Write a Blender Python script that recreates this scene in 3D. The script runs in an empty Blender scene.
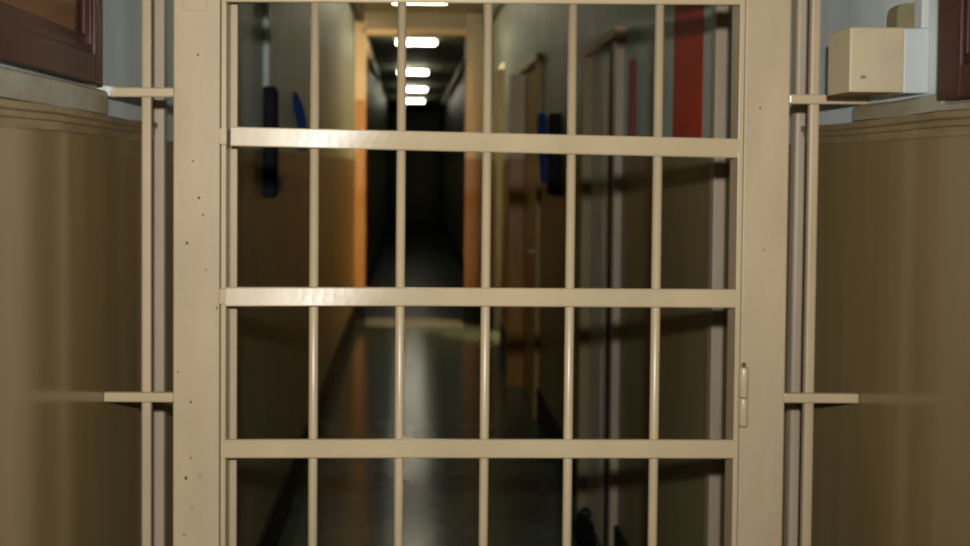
import bpy, bmesh, math, random
from mathutils import Vector, Matrix
random.seed(7)
S = bpy.context.scene
C = S.collection
EYE = 1.55
F = 970.0
XL, XR = -0.545, 0.802          # wall faces
CEIL = 3.05
GY = 1.70                       # front of the gate

# ---------------------------------------------------------------- camera
PITCH, ROLL = math.radians(1.5), math.radians(0.42)
SX, SY = 75 / F, -(108 / F - math.tan(PITCH))
fw = Vector((0, math.cos(PITCH), -math.sin(PITCH)))
u0 = Vector((0, math.sin(PITCH), math.cos(PITCH)))
r0 = Vector((1, 0, 0))
rt = r0 * math.cos(ROLL) + u0 * math.sin(ROLL)
up = -r0 * math.sin(ROLL) + u0 * math.cos(ROLL)
cam_d = bpy.data.cameras.new('camera')
cam = bpy.data.objects.new('camera', cam_d)
C.objects.link(cam)
M = Matrix((rt, up, -fw)).transposed().to_4x4()
M.translation = Vector((0, 0, EYE))
cam.matrix_world = M
cam_d.sensor_width = 36
cam_d.lens = 36 * F / 970
cam_d.shift_x, cam_d.shift_y = SX, SY
cam_d.clip_start = 0.02
cam_d.dof.use_dof = True
cam_d.dof.focus_distance = 1.66
cam_d.dof.aperture_fstop = 3.2
S.camera = cam

def U(px, py, Y):
    """world (X, Z) of the sight line through a point of the photograph at depth Y"""
    d = fw + rt * ((px - 485) / F + SX) + up * ((273 - py) / F + SY)
    t = Y / d.y
    return d.x * t, EYE + d.z * t

def gx(px, py=273, Y=GY): return U(px, py, Y)[0]
def gz(py, px=480, Y=GY): return U(px, py, Y)[1]

# ---------------------------------------------------------------- materials
def mat(name, col, rough=0.5, spec=0.5, coat=0.0, var=0.0, scale=(6, 6, 6), detail=4.0, bump=0.0, bscale=60.0,
        metal=0.0, col2=None, lo=0.35, hi=0.65, coat_rough=0.1, bump_stretch=(1, 1, 1), emit=None, estr=0.0):
    m = bpy.data.materials.new(name)
    m.use_nodes = True
    nt = m.node_tree
    N, L = nt.nodes, nt.links
    b = N['Principled BSDF']
    b.inputs['Base Color'].default_value = (*col, 1)
    b.inputs['Roughness'].default_value = rough
    b.inputs['Specular IOR Level'].default_value = spec
    b.inputs['Coat Weight'].default_value = coat
    b.inputs['Coat Roughness'].default_value = coat_rough
    b.inputs['Metallic'].default_value = metal
    if emit:
        b.inputs['Emission Color'].default_value = (*emit, 1)
        b.inputs['Emission Strength'].default_value = estr
    tc = N.new('ShaderNodeTexCoord')
    if var or col2:
        mp = N.new('ShaderNodeMapping')
        mp.inputs['Scale'].default_value = scale
        n = N.new('ShaderNodeTexNoise')
        n.inputs['Scale'].default_value = 1.0
        n.inputs['Detail'].default_value = detail
        cr = N.new('ShaderNodeValToRGB')
        c2 = col2 if col2 else tuple(c * (1 - var) for c in col)
        c1 = col if col2 else tuple(min(1, c * (1 + var)) for c in col)
        cr.color_ramp.elements[0].position = lo
        cr.color_ramp.elements[1].position = hi
        cr.color_ramp.elements[0].color = (*c2, 1)
        cr.color_ramp.elements[1].color = (*c1, 1)
        L.new(tc.outputs['Object'], mp.inputs['Vector'])
        L.new(mp.outputs['Vector'], n.inputs['Vector'])
        L.new(n.outputs['Fac'], cr.inputs['Fac'])
        L.new(cr.outputs['Color'], b.inputs['Base Color'])
    if bump:
        mp2 = N.new('ShaderNodeMapping')
        mp2.inputs['Scale'].default_value = bump_stretch
        n2 = N.new('ShaderNodeTexNoise')
        n2.inputs['Scale'].default_value = bscale
        n2.inputs['Detail'].default_value = 3
        bp = N.new('ShaderNodeBump')
        bp.inputs['Strength'].default_value = bump
        bp.inputs['Distance'].default_value = 0.01
        L.new(tc.outputs['Object'], mp2.inputs['Vector'])
        L.new(mp2.outputs['Vector'], n2.inputs['Vector'])
        L.new(n2.outputs['Fac'], bp.inputs['Height'])
        L.new(bp.outputs['Normal'], b.inputs['Normal'])
        if coat: L.new(bp.outputs['Normal'], b.inputs['Coat Normal'])
    return m

m_gate = mat('cream_gate_paint', (0.45, 0.355, 0.215), 0.30, 0.5, var=0.06, scale=(9, 9, 5), bump=0.04, bscale=22)
m_frame = mat('cream_frame_paint', (0.42, 0.325, 0.20), 0.5, 0.4, var=0.07, scale=(14, 14, 4), bump=0.06, bscale=70)
m_mortar = mat('pale_mortar', (0.62, 0.64, 0.60), 0.7, 0.3, var=0.12, scale=(40, 40, 40), bump=0.3)
m_chip = mat('rust_chip', (0.10, 0.065, 0.04), 0.8, 0.2)
m_gap = mat('dark_steel', (0.05, 0.042, 0.028), 0.7, 0.3)
m_wains = mat('glossy_brown_panelling', (0.235, 0.165, 0.073), 0.17, 0.5, coat=0.0, col2=(0.185, 0.133, 0.057),
              scale=(9, 9, 0.6), detail=3, bump=0.05, bscale=7, bump_stretch=(1, 1, 0.3))
m_band = mat('worn_grey_brown_band', (0.30, 0.285, 0.225), 0.5, 0.4, col2=(0.22, 0.185, 0.11), scale=(12, 7, 20), bump=0.2, bscale=30)
m_wains_c = mat('dull_brown_panelling', (0.29, 0.23, 0.112), 0.42, 0.35, col2=(0.24, 0.19, 0.09), scale=(5, 5, 0.6), detail=3)
m_plaster_c = mat('grey_green_plaster', (0.52, 0.60, 0.53), 0.55, 0.3, var=0.1, scale=(5, 5, 2), bump=0.1, bscale=20)
m_cap = mat('worn_brown_moulding', (0.25, 0.185, 0.09), 0.35, 0.5, col2=(0.17, 0.125, 0.06), scale=(12, 9, 30), bump=0.2, bscale=30)
m_plaster = mat('grey_blue_plaster', (0.50, 0.56, 0.54), 0.5, 0.4, var=0.09, scale=(8, 8, 3), bump=0.12, bscale=25)
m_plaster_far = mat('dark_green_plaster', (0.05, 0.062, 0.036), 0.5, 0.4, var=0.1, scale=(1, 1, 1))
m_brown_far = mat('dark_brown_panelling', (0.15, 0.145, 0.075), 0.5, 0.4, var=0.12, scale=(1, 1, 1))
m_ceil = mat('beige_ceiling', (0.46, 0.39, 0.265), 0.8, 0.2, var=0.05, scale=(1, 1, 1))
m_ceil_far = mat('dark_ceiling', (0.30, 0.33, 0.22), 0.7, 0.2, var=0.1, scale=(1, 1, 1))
m_cream_r = mat('cream_plaster_less_lit', (0.60, 0.49, 0.33), 0.6, 0.3, var=0.06, scale=(3, 3, 2))  # right pier: cream darkened because less light reaches it
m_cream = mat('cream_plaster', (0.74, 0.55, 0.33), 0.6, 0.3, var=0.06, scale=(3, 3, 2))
m_cream_b = mat('cream_paint_lit', (0.88, 0.72, 0.5), 0.5, 0.4, var=0.04, scale=(3, 3, 2))  # cream lightened in place of lamp light on the second door's far casing
m_orange_r = mat('orange_wood_less_lit', (0.36, 0.175, 0.045), 0.3, 0.5, var=0.18, scale=(8, 8, 0.8))  # right pier: the left pier's orange wood, darkened for weaker light
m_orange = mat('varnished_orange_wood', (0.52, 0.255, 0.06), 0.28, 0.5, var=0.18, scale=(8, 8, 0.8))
m_base = mat('black_skirting', (0.012, 0.013, 0.011), 0.6, 0.15, var=0.2, scale=(3, 3, 3))
m_mahog = mat('dark_mahogany', (0.052, 0.012, 0.008), 0.35, 0.22, col2=(0.03, 0.010, 0.007), scale=(20, 5, 20), bump=0.05, bscale=40, bump_stretch=(1, 0.15, 1))
m_mahog2 = mat('brown_panel_wood', (0.17, 0.07, 0.022), 0.35, 0.3, col2=(0.10, 0.042, 0.015), scale=(20, 4, 20), bump=0.05, bscale=40, bump_stretch=(1, 0.15, 1))
m_red_d = mat('dull_red_paint', (0.17, 0.025, 0.012), 0.5, 0.3, var=0.1, scale=(5, 5, 5))
m_red = mat('red_paint', (0.60, 0.065, 0.028), 0.6, 0.12, var=0.1, scale=(5, 5, 5))
m_black = mat('black_plastic', (0.006, 0.007, 0.009), 0.6, 0.12, var=0.2, scale=(10, 10, 10))
m_blue = mat('blue_cloth', (0.010, 0.05, 0.20), 0.8, 0.2, var=0.25, scale=(25, 25, 25))
m_bluegrey = mat('blue_grey_cloth', (0.16, 0.2, 0.27), 0.8, 0.2, var=0.15, scale=(25, 25, 25))
m_white = mat('white_plastic', (0.42, 0.45, 0.43), 0.5, 0.4, var=0.04, scale=(9, 9, 9))
m_boxcream = mat('cream_box_paint', (0.41, 0.345, 0.22), 0.5, 0.4, var=0.05, scale=(14, 14, 14))
m_olive = mat('olive_grey_paint', (0.17, 0.15, 0.075), 0.6, 0.3, var=0.08, scale=(20, 20, 20))
m_post = mat('pinkish_beige_paint', (0.41, 0.33, 0.235), 0.5, 0.4, var=0.08, scale=(10, 10, 3), bump=0.05)
m_ochre = mat('ochre_paint', (0.40, 0.27, 0.07), 0.45, 0.4, var=0.12, scale=(6, 6, 2))
m_doorbr = mat('beige_door_paint', (0.72, 0.66, 0.52), 0.45, 0.4, var=0.08, scale=(6, 6, 1))
m_pipe = mat('pale_pipe_paint', (0.5, 0.44, 0.32), 0.5, 0.4, var=0.1, scale=(4, 2, 4))
m_pipe_d = mat('dark_pipe_paint', (0.10, 0.085, 0.05), 0.5, 0.4, var=0.15, scale=(4, 2, 4))
m_dark_lin = mat('jamb_dimming_lining', (0.03, 0.03, 0.018), 0.8, 0.1, var=0.1, scale=(4, 4, 2))
m_thresh = mat('beige_threshold', (0.15, 0.13, 0.085), 0.4, 0.4, var=0.1, scale=(5, 5, 5))
m_conduit = mat('grey_conduit', (0.72, 0.76, 0.72), 0.5, 0.4, var=0.04, scale=(5, 5, 5))

def floor_mat(name, ca, cb, rough, spec):
    m = mat(name, ca, rough, spec, bump=0.03, bscale=14)
    nt = m.node_tree; N, L = nt.nodes, nt.links
    b = N['Principled BSDF']
    tc = N.new('ShaderNodeTexCoord')
    mp = N.new('ShaderNodeMapping')
    mp.inputs['Rotation'].default_value = (0, 0, math.radians(45))
    ck = N.new('ShaderNodeTexChecker')
    ck.inputs['Scale'].default_value = 3.3
    ck.inputs['Color1'].default_value = (*ca, 1)
    ck.inputs['Color2'].default_value = (*cb, 1)
    n = N.new('ShaderNodeTexNoise'); n.inputs['Scale'].default_value = 5; n.inputs['Detail'].default_value = 5
    mx = N.new('ShaderNodeMix'); mx.data_type = 'RGBA'; mx.blend_type = 'MULTIPLY'; mx.inputs[0].default_value = 0.5
    L.new(tc.outputs['Object'], mp.inputs['Vector']); L.new(mp.outputs['Vector'], ck.inputs['Vector'])
    L.new(tc.outputs['Object'], n.inputs['Vector'])
    L.new(ck.outputs['Color'], mx.inputs[6]); L.new(n.outputs['Fac'], mx.inputs[7])
    L.new(mx.outputs[2], b.inputs['Base Color'])
    return m
m_floor = floor_mat('grey_green_lino_tiles', (0.092, 0.128, 0.088), (0.070, 0.098, 0.068), 0.17, 0.2)
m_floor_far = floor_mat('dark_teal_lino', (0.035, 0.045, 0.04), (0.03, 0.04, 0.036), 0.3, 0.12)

# ---------------------------------------------------------------- mesh helpers
def box(bm, x0, x1, y0, y1, z0, z1, bev=0.0, seg=2):
    vs = [bm.verts.new((x, y, z)) for x in (x0, x1) for y in (y0, y1) for z in (z0, z1)]
    idx = [(0, 1, 3, 2), (4, 6, 7, 5), (0, 4, 5, 1), (2, 3, 7, 6), (0, 2, 6, 4), (1, 5, 7, 3)]
    fs = [bm.faces.new([vs[i] for i in f]) for f in idx]
    if bev:
        es = list({e for f in fs for e in f.edges})
        bmesh.ops.bevel(bm, geom=es, offset=bev, segments=seg, profile=0.5, affect='EDGES')
    return bm

def tube(bm, pts, r, n=12, flat=1.0, cap=True):
    pts = [Vector(p) for p in pts]
    rings = []
    for i, p in enumerate(pts):
        a = pts[max(0, i - 1)]; b = pts[min(len(pts) - 1, i + 1)]
        t = (b - a).normalized()
        ref = Vector((1, 0, 0)) if abs(t.x) < 0.9 else Vector((0, 0, 1))
        s = t.cross(ref).normalized(); q = s.cross(t).normalized()
        rr = r[i] if isinstance(r, (list, tuple)) else r
        rings.append([bm.verts.new(p + s * math.cos(2 * math.pi * k / n) * rr + q * math.sin(2 * math.pi * k / n) * rr * flat) for k in range(n)])
    for A, B in zip(rings, rings[1:]):
        for k in range(n):
            bm.faces.new((A[k], A[(k + 1) % n], B[(k + 1) % n], B[k]))
    if cap:
        bm.faces.new(rings[0][::-1]); bm.faces.new(rings[-1])
    return bm

def obj(name, bm, m, parent=None, smooth=False):
    bmesh.ops.recalc_face_normals(bm, faces=bm.faces[:])
    me = bpy.data.meshes.new(name)
    bm.to_mesh(me); bm.free()
    me.materials.append(m)
    if smooth:
        for p in me.polygons: p.use_smooth = True
    o = bpy.data.objects.new(name, me)
    C.objects.link(o)
    if parent:
        o.parent = parent
        off = Vector((0, 0, 0)); p = parent
        while p: off += p.location; p = p.parent
        o.location = -off           # meshes are written in world coordinates
    return o

def B(): return bmesh.new()

def bobj(name, m, x0, x1, y0, y1, z0, z1, parent=None, bev=0.0):
    return obj(name, box(B(), x0, x1, y0, y1, z0, z1, bev), m, parent)

def struct(name, m, *a, parent=None, bev=0.0):
    o = bobj(name, m, *a, parent=parent, bev=bev)
    if not parent: o['kind'] = 'structure'
    return o

def thing(name, label, cat, loc=(0, 0, 0), group=None):
    o = bpy.data.objects.new(name, None)
    o.empty_display_size = 0.05
    C.objects.link(o); o.location = loc
    o['label'] = label; o['category'] = cat
    if group: o['group'] = group
    return o

def tag(o, label, cat, group=None):
    o['label'] = label; o['category'] = cat
    if group: o['group'] = group
    return o

# ---------------------------------------------------------------- the setting
PY = 9.6        # inner portal across the corridor
END = 27.0
BACK = -2.4
WT = 0.12
WZ = 1.60      # top of the brown panelling
struct('floor', m_floor, XL - WT, XR + WT, BACK, PY + 0.02, -0.1, 0)
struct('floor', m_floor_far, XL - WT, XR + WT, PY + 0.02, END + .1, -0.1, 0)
struct('ceiling', m_ceil, XL - WT, XR + WT, BACK, PY + 0.1, CEIL, CEIL + 0.1)
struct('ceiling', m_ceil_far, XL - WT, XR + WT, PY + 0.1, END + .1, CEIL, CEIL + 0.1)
struct('wall_left', m_plaster, XL - WT, XL, BACK, 2.04, 0, CEIL)
struct('wall_left', m_plaster_c, XL - WT, XL, 2.04, PY + 0.1, 0, CEIL)
SD0, SD1, SDH = 8.35, 9.10, 2.45       # open doorway into a lit side room
struct('wall_right', m_plaster, XR, XR + WT, BACK, 1.97, 0, CEIL)
struct('wall_right', m_plaster_c, XR, XR + WT, 1.97, SD0, 0, CEIL)
struct('wall_right', m_plaster_c, XR, XR + WT, SD1, PY + 0.1, 0, CEIL)
struct('wall_right', m_plaster_c, XR, XR + WT, SD0, SD1, SDH, CEIL)
struct('floor', m_floor, XR + WT, 2.7, 7.0, 9.5, -0.1, 0)
struct('ceiling', m_ceil, XR + WT, 2.7, 7.0, 9.5, CEIL, CEIL + 0.1)
struct('wall_side', m_cream, 2.7, 2.8, 7.0, 9.5, 0, CEIL)
struct('wall_side', m_cream, XR + WT, 2.8, 6.9, 7.0, 0, CEIL)
struct('wall_side', m_cream, XR + WT, 2.8, 9.5, 9.6, 0, CEIL)
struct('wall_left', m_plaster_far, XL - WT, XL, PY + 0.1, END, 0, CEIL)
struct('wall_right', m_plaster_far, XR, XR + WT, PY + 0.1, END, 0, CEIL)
struct('wall_back', m_plaster_far, XL - WT, XR + WT, END, END + 0.1, 0, CEIL)
struct('wall_front', m_plaster, XL - WT, XR + WT, BACK - 0.1, BACK, 0, CEIL)
# brown panelling (wainscot), proud of the plaster
PT = 0.006
WL, WR = XL + PT, XR - PT
D1a, D1b = 3.70, 4.28       # doors on the right wall
D2a, D2b = 5.96, 6.78
struct('trim_1', m_wains, XL, WL, BACK, 2.03, 0, WZ)
struct('trim_20', m_wains_c, XL, WL, 2.03, PY, 0, WZ)
struct('trim_2', m_wains, WR, XR, BACK, 1.97, 0, WZ)
struct('trim_21', m_wains_c, WR, XR, 1.97, D1a - 0.05, 0, WZ)
struct('trim_3', m_wains_c, WR, XR, D1b + 0.05, D2a - 0.05, 0, WZ)
struct('trim_4', m_wains_c, WR, XR, D2b + 0.05, SD0, 0, WZ)
struct('trim_19', m_dark_lin, XR - 0.001, XR + WT, SD1 - 0.02, SD1, 0, SDH)  # dark lining added to dim the brightly lit doorway jamb
struct('trim_16', m_wains_c, WR, XR, SD1, PY, 0, WZ)
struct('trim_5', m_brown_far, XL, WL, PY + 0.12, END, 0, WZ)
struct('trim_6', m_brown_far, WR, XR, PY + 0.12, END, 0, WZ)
# stepped moulding capping the panelling, with a worn plain band above it, up to the gate
def cap(names, side, y0, y1, y2, bt, y3=None, bt3=0):
    xw = XL if side < 0 else XR
    def strip(prof, ya, yb, m, name):
        bm = B(); n = 24; rows = []
        for i in range(n + 1):
            y = ya + (yb - ya) * i / n
            w = 0.0010 * math.sin(y * 9.7) + 0.0008 * math.sin(y * 23)
            rows.append([bm.verts.new((xw - side * (d + (w if d else 0)), y, z + w)) for d, z in prof])
        for a, b in zip(rows, rows[1:]):
            for k in range(len(prof)):
                q = (k + 1) % len(prof)
                bm.faces.new((a[k], a[q], b[q], b[k]))
        bm.faces.new(rows[0]); bm.faces.new(rows[-1][::-1])
        o = obj(name, bm, m); o['kind'] = 'structure'
    strip([(0, 1.597), (0.009, 1.597), (0.009, 1.610), (0.013, 1.612), (0.013, 1.620), (0.018, 1.623), (0.018, 1.633), (0, 1.634)], y0, y1, m_cap, names[0])
    strip([(0, 1.634), (0.019, 1.634), (0.020, bt - 0.006), (0.015, bt - 0.001), (0, bt)], y0, y2, m_band, names[1])
    if y3: strip([(0, 1.634), (0.019, 1.634), (0.020, bt3 - 0.006), (0.014, bt3 - 0.001), (0, bt3)], y2, y3, m_band, names[2])  # raised under the box: brown band also standing in for its shadow
cap(('trim_7', 'trim_17'), -1, BACK, 2.02, 1.685, 1.676)
cap(('trim_8', 'trim_18', 'trim_22'), 1, BACK, 1.985, 1.43, 1.648, 1.72, 1.662)
for nm, x0, x1, ys in (('baseboard_left', WL, WL + 0.014, [(BACK, PY)]), ('baseboard_right', WR - 0.014, WR, [(BACK, D1a - .05), (D1b + .05, D2a - .05), (D2b + .05, SD0), (SD1, PY)])):
    for a, b in ys:
        struct(nm, m_base, x0, x1, a, b, 0, 0.19, bev=0.004)
struct('baseboard_left', m_base, WL, WL + 0.014, PY + 0.12, END, 0, 0.19)
struct('baseboard_right', m_base, WR - 0.014, WR, PY + 0.12, END, 0, 0.19)

# portal across the corridor: cream piers over varnished lower halves, beam above
PLx, PRx = gx(365, 200, PY), gx(465, 200, PY)
bz = gz(35, 430, PY)
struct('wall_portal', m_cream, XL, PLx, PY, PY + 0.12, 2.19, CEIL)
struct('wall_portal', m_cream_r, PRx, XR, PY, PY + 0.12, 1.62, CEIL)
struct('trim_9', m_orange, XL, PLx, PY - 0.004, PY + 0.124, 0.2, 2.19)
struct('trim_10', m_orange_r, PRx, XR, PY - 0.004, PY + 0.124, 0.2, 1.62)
struct('baseboard_left', m_base, XL, PLx + 0.008, PY - 0.012, PY + 0.13, 0, 0.2)
struct('baseboard_right', m_base, PRx - 0.008, XR, PY - 0.012, PY + 0.13, 0, 0.2)
struct('wall_portal', m_ceil, PLx, PRx, PY, PY + 0.12, bz + 0.06, CEIL)
struct('trim_11', m_cream, PLx, PRx, PY - 0.03, PY + 0.12, bz, bz + 0.06)
struct('trim_12', m_thresh, PLx + 0.02, PRx - 0.02, PY - 0.35, PY + 0.12, 0.0, 0.006)

# vertical edging strips on the walls just past the gate
sxl = gx(161, 273, 2.06)
struct('trim_13', m_post, WL, WL + 0.024, 2.03, 2.055, 0, CEIL, bev=0.004)
struct('trim_14', m_post, WR - 0.022, WR, 1.95, 1.98, 0, CEIL, bev=0.006)
struct('trim_15', m_post, WR - 0.032, WR, 2.44, 2.48, 0, CEIL, bev=0.004)

# doors on the right wall, with casings and a projecting head
def wall_door(n, ya, yb, head, m_leaf, m_case, near_case, far_case, fp=0.045, low=None, gap=0.0):
    d = bobj('door_%d' % n, m_leaf, XR - 0.004, XR + 0.0, ya, yb, 0, head)
    d['kind'] = 'structure'
    if gap: bobj('door_gap_shade', m_black, XR - 0.012, XR - 0.004, ya, ya + gap, 0, head, d)  # black strip standing in for the shadow line beside the casing
    for i in range(2):
        z0, z1 = (0.2, 0.95) if i == 0 else (1.1, head - 0.15)
        bobj('door_panel', m_leaf, XR - 0.0055, XR - 0.004, ya + 0.12 + gap, yb - 0.1, z0, z1, d, bev=0.0005)
    if near_case:
        bobj('door_casing', near_case, XR - 0.034, XR, ya - 0.05, ya, 0, head + 0.02, d, bev=0.003)
    bobj('door_casing', far_case, XR - fp, XR, yb, yb + 0.05, 1.6 if low else 0, head + 0.02, d, bev=0.003)
    if low: bobj('casing_foot', low, XR - fp, XR, yb, yb + 0.05, 0, 1.6, d, bev=0.003)
    bobj('door_head', m_case, XR - 0.045, XR, ya - 0.08, yb + 0.08, head + 0.02, head + 0.062, d, bev=0.006)
    ha = ya + gap + 0.06
    bm = tube(B(), [(XR - 0.004, ha, 1.02), (XR - 0.045, ha, 1.02), (XR - 0.05, ha + .01, 1.02), (XR - 0.05, ha + 0.10, 1.015)], 0.009, 8)
    obj('door_handle', bm, m_conduit, d, True)
wall_door(1, D1a, D1b, 2.01, m_doorbr, m_cream, m_post, m_wains_c, gap=0.17)
wall_door(2, D2a, D2b, 2.17, m_ochre, m_ochre, m_ochre, m_cream_b, fp=0.11, low=m_orange)
d3 = struct('door_3', m_brown_far, -0.35, 0.6, END - 0.03, END, 0, 2.1)
bobj('door_panel', m_brown_far, -0.25, 0.5, END - 0.045, END - 0.03, 1.1, 1.95, d3, bev=0.01)
bobj('door_panel', m_brown_far, -0.25, 0.5, END - 0.045, END - 0.03, 0.2, 0.95, d3, bev=0.01)

# ---------------------------------------------------------------- gate frame (fixed)
gf = thing('gate_frame', 'fixed cream steel frame bolted between the walls around the barred gate', 'gate frame', (0, GY, 0))
JL0, JL1 = gx(173), gx(219.5)
JR0, JR1 = gx(742), gx(787)
BOT = 0.02
htop = gz(2.0) + 0.04
jl = bobj('jamb', m_frame, JL0, JL1, GY, GY + 0.06, 0, CEIL, gf, bev=0.0025)
jr = bobj('jamb', m_frame, JR0, JR1, GY, GY + 0.06, 0, CEIL, gf, bev=0.0025)
bobj('header', m_frame, JL1, JR0, GY + 0.002, GY + 0.06, htop + 0.006, htop + 0.16, gf, bev=0.0025)
bobj('door_stop', m_frame, JL1, gx(237, 273, GY + 0.05), GY + 0.048, GY + 0.06, 0, htop, gf, bev=0.001)
SBL, SBR = gx(144), gx(815)
for x in (SBL, SBR):
    bobj('side_bar', m_frame, x - 0.0085, x + 0.0085, GY + 0.012, GY + 0.028, 0, CEIL, gf, bev=0.004)
for (a, b, py, ppx) in ((XL, JL0, 92, 140), (XL + PT, JL0, 398, 140), (JR1, XR, 99, 808), (JR1, XR - PT, 399, 822)):
    z = gz(py, ppx)
    bobj('cross_bar', m_gate, a, b, GY + 0.002, GY + 0.016, z - 0.0085, z + 0.0085, gf, bev=0.003)
bm = B()
bmesh.ops.create_icosphere(bm, subdivisions=3, radius=1)
mz = gz(91, 112)
for v in bm.verts:
    k = 1 + .18 * math.sin(6 * v.co.x + 4 * v.co.z) + .12 * math.sin(9 * v.co.y)
    v.co = Vector((XL + 0.004 + v.co.x * .022 * k, GY + .006 + v.co.y * .02 * k, mz + v.co.z * .012 * k))
obj('mortar', bm, m_mortar, gf, True)
# chips and pits in the jamb paint
for px, py, r in ((198, 55, .0022), (193, 161, .0018), (199, 198, .0026), (203, 215, .0018), (187, 243, .0026), (206, 270, .0014), (178, 372, .0016),
                  (191, 402, .0020), (191, 458, .0016), (186, 478, .0034), (200, 475, .0014), (192, 507, .0016), (217, 308, .0018), (184, 535, .0016),
                  (764, 250, .0016), (760, 108, .0018), (776, 480, .0012)):
    x, z = U(px, py, GY)
    bm = B()
    vs = []
    for k in range(9):
        a = 2 * math.pi * k / 9
        q = r * random.uniform(.7, 1.2)
        vs.append((x + q * math.cos(a), z + q * 1.2 * math.sin(a)))
    f0 = [bm.verts.new((a, GY - 0.0004, b)) for a, b in vs]
    f1 = [bm.verts.new((a, GY + 0.0006, b)) for a, b in vs]
    bm.faces.new(f0); bm.faces.new(f1[::-1])
    for k in range(9): bm.faces.new((f0[k], f0[(k + 1) % 9], f1[(k + 1) % 9], f1[k]))
    obj('paint_chip', bm, m_chip, jl if px < 400 else jr)
# welded repair patch near the top of the left jamb
x0, z0 = U(183, 10, GY); x1, z1 = U(207, 1, GY)
bobj('weld_patch', m_frame, x0, x1, GY - 0.0022, GY + 0.001, z0, z1 + 0.03, jl, bev=0.001)

# ---------------------------------------------------------------- gate leaf
g = thing('barred_gate', 'cream painted steel gate of rods and flat rails closing the corridor', 'gate', (0, GY, 0))
L0, L1 = gx(221.5), gx(226.5)
R0, R1 = gx(735.0), gx(740)
FY, BY = GY - 0.006, GY + 0.036
bobj('stile', m_gate, L0, L1, FY, BY, BOT, htop, g, bev=0.001)
bobj('stile', m_gate, R0, R1, FY, BY, BOT, htop, g, bev=0.001)
def rail(zl, zr, h, bow, x0, x1, pa=0.0, pb=0.0, th=0.007, y=FY - 0.004):
    """flat bar, bowed at its left end and twisted from pitch pa to pb to steer the flash highlight"""
    bm = B(); n = 48; rows = []
    for i in range(n + 1):
        s = i / n
        x = x0 + (x1 - x0) * s
        z = zl + (zr - zl) * s
        yy = y - bow * max(0, 1 - s / 0.55) ** 2  # bow shaped to catch the flash highlight towards the left
        k = min(1, max(0, (s - 0.12) / 0.30)); k = k * k * (3 - 2 * k)
        ta = math.tan(math.radians(pa + (pb - pa) * k))      # positive: face looks upwards
        bvl = 0.0018
        prof = [(yy + bvl, z - h / 2), (yy, z - h / 2 + bvl), (yy, z + h / 2 - bvl), (yy + bvl, z + h / 2), (yy + th, z + h / 2), (yy + th, z - h / 2)]
        rows.append([bm.verts.new((x, a + (b - z) * ta, b)) for a, b in prof])
    for a, b in zip(rows, rows[1:]):
        for k in range(6):
            bm.faces.new((a[k], a[(k + 1) % 6], b[(k + 1) % 6], b[k]))
    bm.faces.new(rows[0]); bm.faces.new(rows[-1][::-1])
    if bow: box(bm, L0 + .0005, L0 + 0.012, y - bow + th - .001, y + 0.006, zl - h * .4, zl + h * .4)   # filler added behind the bowed end
    return obj('rail', bm, m_gate, g)
zt = gz(3.0)
# (left px x, left py, right px, right py)
rails = [(225, -7.0, 740, -4.0, .031, .0, 0, 0), (233, 136.6, 738, 148.5, .0335, .016, 1, -13), (228, 295.5, 736.5, 298.5, .0325, .014, 9, -3), (224.5, 448, 733.5, 449, .0325, .004, 0, 0)]
for (pl, yl, pr, yr, h, bow, pa, pb) in rails:
    xa, za = U(pl, yl, FY); xb, zb = U(pr, yr, FY)
    rail(za, zb, h, bow, xa, xb, pa, pb)
zlast = gz(448)
for k in (1, 2, 3):
    rail(zlast - 0.266 * k, zlast - 0.266 * k, .0325, 0, L0, R1)
for pt, pb in ((317, 310), (403, 397.5), (490, 482), (575, 566), (662, 652)):
    x = gx((pt + pb) / 2)
    bm = tube(B(), [(x, FY + 0.0125, BOT + 0.02), (x, FY + 0.0125, htop - 0.005)], 0.0083, 14)
    obj('rod', bm, m_gate, g, True)
# hinge barrel on the right stile
hx = gx(741, 395)
for a, b in ((366, 395.5), (396.5, 424)):
    za, zb = gz(b, 741), gz(a, 741)
    bm = tube(B(), [(hx, FY - 0.006, za), (hx, FY - 0.006, za + .002), (hx, FY - 0.006, zb - .002), (hx, FY - 0.006, zb)], [.0075, .0085, .0085, .0075], 14)
    obj('hinge_knuckle', bm, m_gate, g, True)
z = gz(364, 741)
obj('hinge_pin', tube(B(), [(hx, FY - .006, z), (hx, FY - .006, z + 0.004)], 0.004, 8), m_chip, g)

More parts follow.
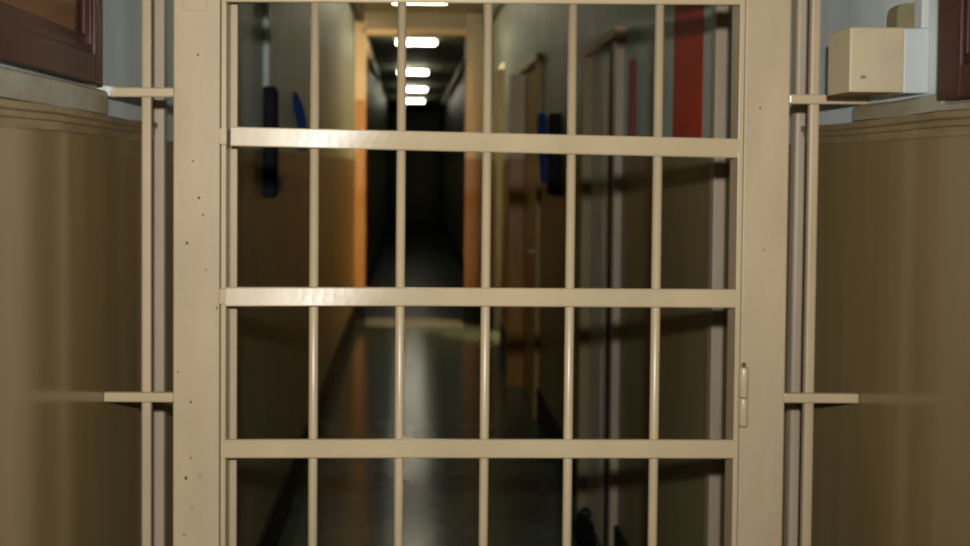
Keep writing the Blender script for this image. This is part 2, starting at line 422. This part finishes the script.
# ---------------------------------------------------------------- panelled wooden wall cabinets
def cabinet(side, y0, y1, z0, z1, label, w=0.058, ms=0.012):
    """frame, moulding steps, recessed field and raised panel; the door faces the passage"""
    xw = XL if side < 0 else XR
    s = -side                      # direction into the passage
    def bx(d0, d1, a, b, c, d, bm, bev=0.0):
        x0, x1 = sorted((xw + s * d0, xw + s * d1))
        box(bm, x0, x1, a, b, c, d, bev)
    t = thing('wall_cabinet', label, 'cabinet', (xw, (y0 + y1) / 2, z0))
    bm = B(); bx(0.0, 0.012, y0, y1, z0, z1, bm)
    obj('body', bm, m_mahog, t)
    bm = B()
    rb = 0.046
    bx(0.012, 0.034, y0 + w, y1 - w, z0, z0 + rb, bm, .002); bx(0.012, 0.034, y0 + w, y1 - w, z1 - w, z1, bm, .002)
    bx(0.012, 0.034, y0, y0 + w, z0, z1, bm, .003); bx(0.012, 0.034, y1 - w, y1, z0, z1, bm, .003)
    door = obj('door', bm, m_mahog, t)
    bm = B()
    for dd, ww in ((0.028, 0.014), (0.020, 0.030)):
        vv = ww / 0.014 * ms
        bx(0.012, dd, y0 + w, y1 - w, z0 + rb, z0 + rb + ww, bm, .002)
        bx(0.012, dd, y0 + w, y1 - w, z1 - w - ww, z1 - w, bm, .002)
        bx(0.012, dd, y0 + w, y0 + w + vv, z0 + rb + ww, z1 - w - ww, bm, .002)
        bx(0.012, dd, y1 - w - vv, y1 - w, z0 + rb + ww, z1 - w - ww, bm, .002)
    obj('moulding', bm, m_mahog, door)
    bm = B(); q = w + 0.075
    x0 = xw + s * 0.012; x1 = xw + s * 0.028
    a = [bm.verts.new((x0, yy, zz)) for yy, zz in ((y0 + q - .04, z0 + q - .04), (y1 - q + .04, z0 + q - .04), (y1 - q + .04, z1 - q + .04), (y0 + q - .04, z1 - q + .04))]
    b = [bm.verts.new((x1, yy, zz)) for yy, zz in ((y0 + q, z0 + q), (y1 - q, z0 + q), (y1 - q, z1 - q), (y0 + q, z1 - q))]
    bm.faces.new(b); bm.faces.new(a[::-1])
    for k in range(4): bm.faces.new((a[k], a[(k + 1) % 4], b[(k + 1) % 4], b[k]))
    obj('raised_panel', bm, m_mahog2, door)
    return t
cabinet(-1, 0.85, 1.612, EYE + 0.130, 2.55, 'dark red-brown panelled wooden cabinet on the left wall above the brown panelling', 0.036, 0.004)
cabinet(1, 0.75, 1.422, EYE + 0.100, 2.5, 'dark mahogany cabinet on the right wall beside the cream box', 0.060, 0.006)

# ---------------------------------------------------------------- cream junction box by the right cabinet
jx0 = gx(850, 60, 1.505)
zt_, zb_ = gz(27, 850, 1.505), gz(92, 850, 1.505)
jb = thing('junction_box', 'cream metal box on the right wall with unpainted white end', 'box', (XR, 1.545, zb_))
split = gx(904, 60, 1.505)
bobj('body', m_boxcream, jx0, split, 1.505, 1.585, zb_, zt_, jb, bev=0.002)
bobj('end_cap', m_white, split, XR, 1.5055, 1.585, zb_ - .001, zt_ - .001, jb, bev=0.002)
bobj('raceway', m_white, XR - 0.012, XR, 1.507, 1.532, zt_ - 0.001, CEIL, jb, bev=0.002)
bm = B()
pts = []
ex0, ez0 = U(897, 28, 1.535); ex1, ez1 = U(920, 3, 1.535)
for k in range(9):
    a = math.pi / 2 * k / 8
    pts.append((ex0 + 0.016 - 0.016 * math.cos(a), ez1 - 0.012 + 0.012 * math.sin(a)))
poly = [(ex0, zt_ - 0.001)] + pts + [(ex1, ez1), (ex1, zt_ - 0.001)]
fa = [bm.verts.new((a, 1.535, b)) for a, b in poly]; fb = [bm.verts.new((a, 1.565, b)) for a, b in poly]
bm.faces.new(fa); bm.faces.new(fb[::-1])
for k in range(len(poly)): bm.faces.new((fa[k], fa[(k + 1) % len(poly)], fb[(k + 1) % len(poly)], fb[k]))
obj('cable_elbow', bm, m_olive, jb)
sx_, sz_ = U(863, 77, 1.505)
bobj('screw', m_olive, sx_ - .0035, sx_ + .0035, 1.503, 1.5052, sz_ - .0025, sz_ + .0025, jb)

# ---------------------------------------------------------------- things on the corridor walls
# red board near the gate, thin red strip further on
tag(bobj('red_board', m_red, XR - 0.001, XR, 2.67, 2.97, WZ + .005, 2.35), 'wide red board on the right corridor wall near the gate', 'board')
tag(bobj('red_strip', m_red_d, XR - 0.020, XR, 3.46, 3.49, WZ + .005, EYE + 0.38, bev=0.003), 'narrow upright red strip on the right wall between the red board and the door', 'strip')

def black_box(side, y, z0, z1, label, dep=0.06):
    xw = XL if side < 0 else XR
    s = -side
    def xs(a, b): return sorted((xw + s * a, xw + s * b))
    t = thing('wall_box', label, 'wall box', (xw, y, z0), None)
    a, b = xs(0.006 if True else 0, dep)
    bobj('casing', m_black, a, b, y, y + 0.07, z0, z1, t, bev=0.006)
    a, b = xs(dep, dep + 0.006)
    bobj('lid', m_black, a, b, y + 0.008, y + 0.062, z0 + 0.015, z1 - 0.015, t, bev=0.003)
    return t
lbx = black_box(-1, 3.55, gz(198, 268, 3.55), gz(86, 268, 3.55), 'tall black box on the left corridor wall under a pale conduit', 0.050)
cz = gz(87, 268, 3.55)
tag(obj('conduit', tube(B(), [(XL + 0.013, 3.58, cz - .002), (XL + 0.013, 3.58, CEIL)], 0.013, 12), m_conduit, None, True),
    'pale upright conduit above the black box on the left wall', 'conduit')
rbx = black_box(1, 5.12, gz(196, 556, 5.12), gz(113, 556, 5.12), 'tall black box on the right corridor wall before the ochre door', 0.066)
# small grey plate beside the left black box
px_, pz_ = U(282, 185, 3.80)
t = thing('switch_plate', 'small blue-grey plate beside the black box on the left wall', 'switch', (WL, 3.9, pz_))
bobj('plate', m_bluegrey, WL, WL + 0.016, 3.87, 3.99, pz_ - 0.035, pz_ + 0.035, t, bev=0.004)
bobj('rocker', m_bluegrey, WL + 0.016, WL + 0.021, 3.91, 3.95, pz_ - 0.015, pz_ + 0.015, t, bev=0.002)

def strap(label, pts, width, hook, m):
    t = thing('hanging_strap', label, 'strap', hook)
    bm = B(); rows = []
    n = 28
    P = [Vector(p) for p in pts]
    def cat(u):
        u *= len(P) - 1; i = min(int(u), len(P) - 2); f = u - i
        a = P[max(i - 1, 0)]; b = P[i]; c = P[i + 1]; d = P[min(i + 2, len(P) - 1)]
        return 0.5 * ((2 * b) + (c - a) * f + (2 * a - 5 * b + 4 * c - d) * f * f + (3 * b - a - 3 * c + d) * f ** 3)
    path = [cat(k / n) for k in range(n + 1)]
    tube(bm, path, [width * (0.55 + 0.45 * min(1, 4 * k / n)) for k in range(n + 1)], 10, 0.75)
    obj('webbing', bm, m, t, True)
    h = Vector(hook); s = 1 if h.x < 0 else -1
    xw = XL if h.x < 0 else XR
    obj('hook', tube(B(), [(xw, h.y, h.z), (h.x + s * .01, h.y, h.z), (h.x + s * .018, h.y, h.z + .012)], 0.005, 8), m_conduit, t, True)
    return t
Yb = 4.55
a = [(*U(291.5, 92, Yb),), (*U(294, 97, Yb),), (*U(299, 110, Yb),), (*U(302.5, 128, Yb),), (*U(303, 150, Yb),)]
strap('blue strap hanging on the left corridor wall beside the black box',
      [(p[0], Yb, p[1]) for p in a], 0.03, (a[0][0], Yb, a[0][1]), m_blue)
Yb = 5.70
a = [(*U(541, 112, Yb),), (*U(542, 120, Yb),), (*U(542, 145, Yb),), (*U(544, 165, Yb),), (*U(545, 182, Yb),)]
strap('blue cloth bundle hanging on the right wall behind the black box',
      [(p[0], Yb, p[1]) for p in a], 0.036, (a[0][0], Yb, a[0][1]), m_blue)

# pipes high on the corridor walls
tag(obj('ceiling_pipe', tube(B(), [(XL + 0.05, 4.5, CEIL - 0.06), (XL + 0.05, PY, CEIL - 0.06)], 0.04, 12), m_pipe_d, None, True),
    'dark pipe running under the ceiling along the left corridor wall', 'pipe')
tag(obj('ceiling_pipe', tube(B(), [(XR - 0.06, 7.0, CEIL - 0.07), (XR - 0.06, PY, CEIL - 0.07)], 0.045, 12), m_pipe, None, True),
    'pale pipe running under the ceiling along the right corridor wall', 'pipe')

tag(obj('ceiling_pipe', tube(B(), [(XR - 0.06, PY + 0.13, CEIL - 0.09), (XR - 0.06, 22, CEIL - 0.09)], 0.05, 12), m_pipe, None, True),
    'pale pipe under the ceiling on the right wall beyond the beam', 'pipe')
tag(obj('ceiling_pipe', tube(B(), [(XL + 0.07, PY + 0.13, EYE + 1.22), (XL + 0.07, 13.2, EYE + 1.22)], 0.05, 12), m_pipe, None, True),  # added in place of a pale, brightly lit casing top
    'short pale cylinder standing in for a lit casing top on the left wall beyond the beam', 'pipe')

# black bag on the floor at the foot of the right wall
bm = B()
bmesh.ops.create_uvsphere(bm, u_segments=20, v_segments=14, radius=1)
for v in bm.verts:
    n = 0.08 * math.sin(5 * v.co.x + 2 * v.co.z) + 0.06 * math.sin(7 * v.co.y + 3 * v.co.z)
    zz = max(-0.75, v.co.z)
    k = 1 + n
    if zz > 0.55: k *= 0.75
    v.co = Vector((0.728 + 0.042 * v.co.x * k, 3.95 + 0.13 * v.co.y * k, 0.0 + (zz + 0.75) * 0.07))
t = thing('black_bag', 'small black bag on the floor at the foot of the right wall', 'bag', (0.728, 3.95, 0))
obj('sack', bm, m_black, t, True)
obj('handle', tube(B(), [(0.728 + 0.022 * math.cos(math.pi * k / 10), 3.95, 0.115 + 0.03 * math.sin(math.pi * k / 10)) for k in range(11)], 0.006, 8), m_black, t, True)

# ---------------------------------------------------------------- ceiling lamps
def lampmat(i, s):
    return mat('lit_tube', (0.9, 0.9, 0.8), emit=(1.0, 0.93, 0.70), estr=s)
lamps = [(8.3, 0.07, 0, 38.0, 'nearest lit tube lamp on the corridor ceiling'),
         (11.3, 0.06, 42.5, 22.0, 'lit tube lamp just past the beam, second from the gate'),
         (15.0, 0.03, 72.5, 24.0, 'third lit tube lamp down the dark end of the corridor'),
         (18.4, 0.07, 89.5, 20.0, 'fourth lit tube lamp down the dark end of the corridor'),
         (21.5, 0.06, 101, 20.0, 'farthest lit tube lamp down the dark end of the corridor')]
for i, (y, x, py, st, lab) in enumerate(lamps):
    zc = min(gz(py, 415, y), CEIL - 0.07)
    t = thing('tube_lamp', lab, 'lamp', (x, y, CEIL), 'tube lamps along the corridor ceiling')
    bobj('housing', m_white, x - 0.27, x + 0.27, y - 0.05, y + 0.05, zc + 0.035, CEIL, t, bev=0.004)
    bm = tube(B(), [(x - 0.228, y, zc), (x - 0.220, y, zc), (x + 0.220, y, zc), (x + 0.228, y, zc)], [.018, .028, .028, .018], 12)
    obj('lamp_tube', bm, lampmat(i, st), t, True)

# ---------------------------------------------------------------- light
fl = bpy.data.lights.new('camera_flash', 'SPOT')
fl.energy = 132
fl.color = (1.0, 0.98, 0.94)
fl.spot_size = math.radians(105); fl.spot_blend = 0.8
fl.shadow_soft_size = 0.018
fo = bpy.data.objects.new('camera_flash', fl); C.objects.link(fo)
fo.location = (0.0, -0.08, EYE + 0.13)
fo.rotation_euler = (math.radians(90 - 4), 0, math.radians(5))
sl = bpy.data.lights.new('side_room_lamp', 'POINT')
sl.energy = 280; sl.color = (1.0, 0.80, 0.52); sl.shadow_soft_size = 0.12
so = bpy.data.objects.new('side_room_lamp', sl); C.objects.link(so)
so.location = (1.75, 7.7, 2.05)

w = bpy.data.worlds.new('world'); S.world = w
w.use_nodes = True
w.node_tree.nodes['Background'].inputs[0].default_value = (0.0, 0.0, 0.0, 1)

vs = S.view_settings
vs.view_transform = 'Standard'; vs.look = 'None'; vs.gamma = 1; vs.exposure = 0
vs.use_curve_mapping = False
S.cycles.use_denoising = True
S.cycles.filter_width = 2.2
S.cycles.max_bounces = 8
S.cycles.sample_clamp_indirect = 4
S.cycles.caustics_reflective = False
